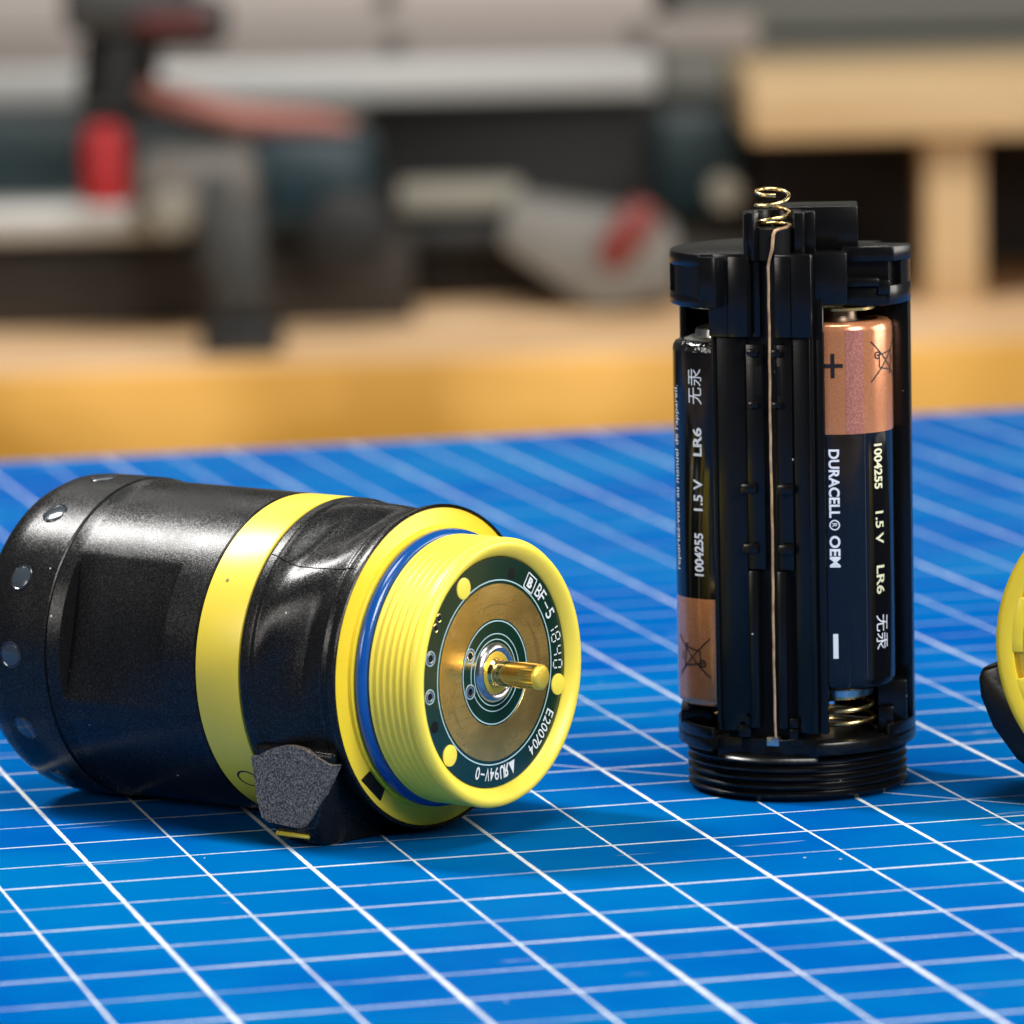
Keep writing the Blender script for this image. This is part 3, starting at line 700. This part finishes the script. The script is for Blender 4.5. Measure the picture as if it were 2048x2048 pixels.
# right cell: copper end up, print reads downwards
o, Rb, Lc = battery("battery", "battery on the right of the carrier with its copper end up and a plus sign", (*Kpt(5.75, -6.1), 14.3), cr, 14.3, 61.7, True)
zb = 14.3
def dn(body, az, Ztop, length, height, m, bold=.02, sp=1.0, name="battery_print"):
    v, f = text_mesh(body, length, height, bold, sp); wrap(v, f, rad(az), Ztop - zb, 'down', 7.2, name, m, o)
dn("DURACELL", -4.5, 45.6, 8.8, 1.4, ink_white, .03)
v, f = text_mesh("R", .5, .62, .01)
wrap(*join2d(([(x + .43, y) for x, y in v], f), ring2d(.68, 0, .52, .68)), rad(-4.5), 36.55 - zb, 'down', 7.2, "battery_print", ink_white, o)
dn("OEM", -4.5, 34.5, 4.1, 1.4, ink_white, .03)
dn("1004255", 45, 46.0, 5.8, 1.45, ink_cream, .03)
dn("1.5 V", 46, 37.3, 4.2, 1.45, ink_cream, .02)
dn("LR6", 46.5, 30.3, 3.7, 1.45, ink_cream, .02)
dn("无汞", 48, 23.9, 4.5, 2.1, ink_white, .0)
wrap(*bars2d([(0, -1.55, 0, 1.55, .5), (-1.3, 0, 1.3, 0, .5)]), rad(-4.5), 56.3 - zb, 'flat', 7.2, "plus_sign", ink_black, o, .06)
wrap(*bars2d([(0, -1.6, 0, 1.6, .65)]), rad(-5), 20.2 - zb, 'flat', 7.2, "minus_sign", ink_white, o)
v, f = bin_art(); wrap(v, f, rad(60), 56.6 - zb, 'down', 7.2, "crossed_bin_sign", ink_black, o, .06)
patch(rad(8.5), rad(28), Lc - 14.2, Lc - .9, 7.2, .03, "hatched_strip", cop_hatch, o)
patch(rad(28), rad(28.4), 1.5, Lc - 14.2, 7.2, .02, "sleeve_seam", dark_g, o, 1)
# left cell: copper end down, print reads upwards
o, Rb, Lc = battery("battery", "battery on the left of the carrier with its copper end down", (*Kpt(-8.2, -1.6), 11.5), cr, 11.5, 59.0, False)
zb = 11.5
def upw(body, az, Zbot, length, height, m, bold=.02, name="battery_print"):
    v, f = text_mesh(body, length, height, bold); wrap(v, f, rad(az), Zbot - zb, 'up', 7.2, name, m, o)
upw("1004255", -34.5, 28.7, 5.6, 1.4, ink_white, .03)
upw("1.5 V", -34.5, 37.2, 4.1, 1.4, ink_white, .02)
upw("LR6", -34.5, 44.3, 3.7, 1.4, ink_white, .03)
upw("无汞", -36.5, 51.0, 4.6, 2.1, ink_white, 0)
upw("reportez-vous au manuel de l'appareil.", -69, 29.2, 24, 1.5, ink_white, .0, "warning_print")
v, f = bin_art(); wrap(v, f, rad(-46), 18.0 - zb, 'up', 7.2, "crossed_bin_sign", ink_black, o, .06)

# springs and contacts seen at the ends of the cells
bm = bmesh.new(); tube(bm, coil(5.75, -6.1, 4.7, 8.5, 13.8, 3.2, 0, grow=-1.0), .34, 8); done("cell_spring", bm, spring_m, K, 60)
bm = bmesh.new(); tube(bm, coil(-8.2, -1.6, 3.0, 9.4, 10.2, 1.1, 0), .26, 8); done("cell_spring", bm, spring_m, K, 60)
bm = bmesh.new(); cyl(bm, (6.3, -6.4, 64.1), (0, 0, 1), 4.6, .35, 40); done("contact_plate", bm, spring_m, K)
bm = bmesh.new(); cyl(bm, (-8.2, -1.6, 64.2), (0, 0, 1), 5.2, .35, 40); tube(bm, [(-8.6, -7.2, 64), (-8.4, -7.4, 62.5), (-8.3, -7.0, 61.4)], .25, 8); done("contact_plate", bm, spring_m, K)

# ------------------------------------------------------------------ tail cap at the right edge
Q = thing("torch_end_cap", "black and yellow torch end piece at the right edge, cut by the picture frame", "torch end cap", (78.7, 6.5, 0), rad(-26))
def Qdone(name, bm, m, angle=32, parent=Q): return done(name, up(bm, 21.2), m, parent, angle)
Qdone("yellow_flange", lathe([(4.2, 19.2), (3.0, 20.0), (1.2, 20.1), (.5, 19.9), (.1, 19.5), (0, 19.1), (0, 17.6), (.1, 17.4), (.8, 17.55), (.8, 16.2), (.15, 16.05), (0, 16.0), (0, 13.6), (.3, 13.3), (9, 13.2)], 192), yellow)
for a0_, a1_ in ((107, 120), (126.5, 152.5), (159.5, 183.3), (194.7, 219), (226, 252)):
    an = (a0_ + a1_) / 2; hw = (a1_ - a0_) / 2
    bm = bmesh.new()
    f_ = lambda r, a0, a1: [(r * cos(rad(a0 + (a1 - a0) * i / 5)), r * sin(rad(a0 + (a1 - a0) * i / 5))) for i in range(6)]
    prism(bm, f_(17.7, an - hw, an + hw) + f_(16.1, an + hw, an - hw), .02, .8, .12, rot=rot); Qdone("flange_key", bm, yellow)
Qdone("barrel", lathe([(4.0, 18.5), (4.0, 20.3), (4.4, 20.7), (30, 21), (42, 19.5), (46, 15), (46, 0)], 160), black_tex)
A2 = arc_pts(0, 1, 1, 1)
def qp(an, r): return (r * cos(rad(an)), r * sin(rad(an)))
outl = [qp(187.5, 19.5), qp(189, 22.9), qp(192, 23.7), qp(198, 24.1), qp(208, 24.1), qp(220, 23.7), qp(232, 23.0), qp(245, 22.2), qp(258, 21.4), qp(266, 21.15), qp(270, 19.5), qp(230, 18), qp(200, 18)]
bm = bmesh.new(); prism(bm, outl, 2.2, 15, .7, rot=rot); Qdone("corner_lug", bm, black_sm, 40)
bm = bmesh.new(); cyl(bm, (0, 9, 0), (0, -1, 0), 13.2, .5, 64); Qdone("inner_floor", bm, yellow)

# ------------------------------------------------------------------ blurred workshop background on the bench
def bx(name, m, parent, x0, x1, z0, z1, y, depth=60, bev=3):
    return boxo(name, m, parent, x0, x1, y, y + depth, z0, z1, bev=bev)
def at0(o): o.location = (0, 0, 0); return o
SW = thing("mitre_saw", "blurred teal mitre saw with a red guard and red knob standing on the workbench", "mitre saw", (-160, 2130, -141))
def sw(name, m, x0, x1, z0, z1, y, depth=60, bev=3):
    return boxo(name, m, SW, x0 + 160, x1 + 160, y - 2130, y - 2130 + depth, z0 + 141, z1 + 141, bev=bev)
sw("saw_base_shade", dark_b, -420, -50, -141, -98, 2135, 240)  # base built as a dark block, the shade under the saw in its colour
sw("table_rail", alu, -420, -166, -92, -72, 2110, 70, 6)
sw("side_body", teal, -420, -150, -72, -27, 2150, 120, 5)
bm = bmesh.new(); cyl(bm, (-46, -70, 72), (0, 0, 1), 12, 42, 28, 8); done("red_knob", bm, red_m, SW)
sw("turntable", beige_c, -194, -128, -88, -45, 2080, 90, 10)
bm = bmesh.new(); cyl(bm, (-12, -50, 66), (0, -1, 0), 12, 30, 24, 3); done("lock_boss", bm, cream_m, SW)
bm = bmesh.new(); box(bm, 13, 38, -150, -118, 18, 75, 5, rot=None); box(bm, 6, 22, -150, -118, 40, 90, 5)
leg = done("support_leg", bm, dark_g, SW)
bm = bmesh.new(); box(bm, 5, 46, -160, -100, 0, 16, 5); done("rubber_foot", bm, dark_k, leg)
sw("saw_arm", teal_b, -136, -68, -92, -38, 2110, 100, 12)
bm = bmesh.new(); cyl(bm, (78, -50, 53), (0, -1, 0), 23, 22, 40, 5); done("bevel_wheel", bm, dark_k, SW)
bm = bmesh.new(); tube(bm, [(-45, 0, 131), (-30, 0, 127), (-8, 0, 119), (18, 0, 111), (40, 0, 108), (62, 0, 107), (80, 0, 104)], [4, 7, 8, 8, 8, 7, 4], 14); done("blade_guard", bm, red_pale, SW)
bm = bmesh.new(); cyl(bm, (-45, 10, 118), (.12, 0, 1), 21, 62, 32, 6); done("handle_grip", bm, dark_k, SW)
bm = bmesh.new(); box(bm, -70, -2, -20, 40, 157, 190, 8); box(bm, -40, 15, -10, 40, 148, 175, 8); done("handle_bracket", bm, dark_g, SW)
sw("trigger", dark_red, -192, -152, 17, 27, 2095, 30, 4)
sw("cavity_shade_block", dark_k, -84, 147, -139, -44, 2440, 140, 5)  # black block put in for the shade of the cavity behind the saw
sw("motor_cover", teal, 88, 139, -108, -46, 2395, 40, 8)
sw("front_ledge", cream_m, -60, 10, -93, -77, 2250, 60, 5)
sw("black_rail", dark_k, -60, 20, -112, -97, 2230, 60, 4)  # black strip below the cream ledge
sw("rear_plate", dark_b, -60, 150, -139, -112, 2260, 100, 4)
FN = thing("saw_fence", "long pale aluminium fence rail behind the blurred mitre saw", "fence rail", (-110, 2380, -141))
def fn(name, m, x0, x1, z0, z1, y, depth, bev=3): return boxo(name, m, FN, x0 + 110, x1 + 110, y - 2380, y - 2380 + depth, z0 + 141, z1 + 141, bev=bev)
fn("lower_rail", alu_w, -700, 90, -38, -14, 2400, 30)
fn("middle_rail", mauve, -700, 150, -13, 6, 2420, 40)
fn("upper_rail", pale_mauve, -700, 90, 6.5, 60, 2430, 40)
fn("rail_foot", dark_k, -690, -640, -141, -38, 2400, 60)
for x_, z_ in ((-66, 24), (-62, -4), (80, -2)):
    bm = bmesh.new(); cyl(bm, (x_ + 110, 18 + (32 if z_ > 6 else 22), z_ + 141), (0, -1, 0), 6, 8, 20, 2); done("rail_bolt", bm, beige_c, FN)
GT = thing("sanding_tool", "blurred light grey power tool with a slanted red switch beside the saw", "power tool", (40, 2160, -141))
bm = bmesh.new(); prism(bm, [(-44, 38), (-38, 62), (20, 52), (52, 44), (52, 10), (20, 2), (5, 2)], 0, 90, 5, rot=Matrix(((1, 0, 0, 0), (0, 0, 1, 0), (0, 1, 0, 0), (0, 0, 0, 1))))
done("tool_body", bm, grey_tool, GT)
bm = bmesh.new(); tube(bm, [(12, -60, 30), (17, -60, 37), (24, -60, 47), (32, -60, 57), (36, -60, 62)], [6, 10, 11, 10, 6], 16); done("red_switch", bm, red_soft, GT)
bm = bmesh.new(); cyl(bm, (82, 120, 56), (0, -1, 0), 9, 30, 20, 3); done("cream_knob", bm, cream_m, GT)
SH = thing("wooden_rack", "pale wooden rack with a thick top board and one post behind the battery carrier", "rack", (215, 2150, -141))
def sh(name, m, x0, x1, z0, z1, y, depth, bev=2): return boxo(name, m, SH, x0 - 215, x1 - 215, y - 2150, y - 2150 + depth, z0 + 141, z1 + 141, bev=bev)
sh("top_board", wood_shelf, 131, 560, -50, -17, 2150, 300, 3)
sh("post", wood_shelf, 226, 256, -141, -50, 2165, 40)
sh("rack_shade_panel", dark_b, 131, 560, -141, -50, 2430, 15)  # dark panel standing in for the shaded inside of the rack
sh("post", wood_shelf, 530, 560, -141, -50, 2165, 40)
GB = thing("grey_machine_bed", "wide smooth grey machine bed rising behind the wooden rack", "machine", (260, 2700, -141))
bm = bmesh.new(); box(bm, -160, 700, 0, 300, 0, 118, 10); box(bm, -150, 700, 20, 300, 122, 330, 10); done("bed_casting", bm, wall_m, GB)
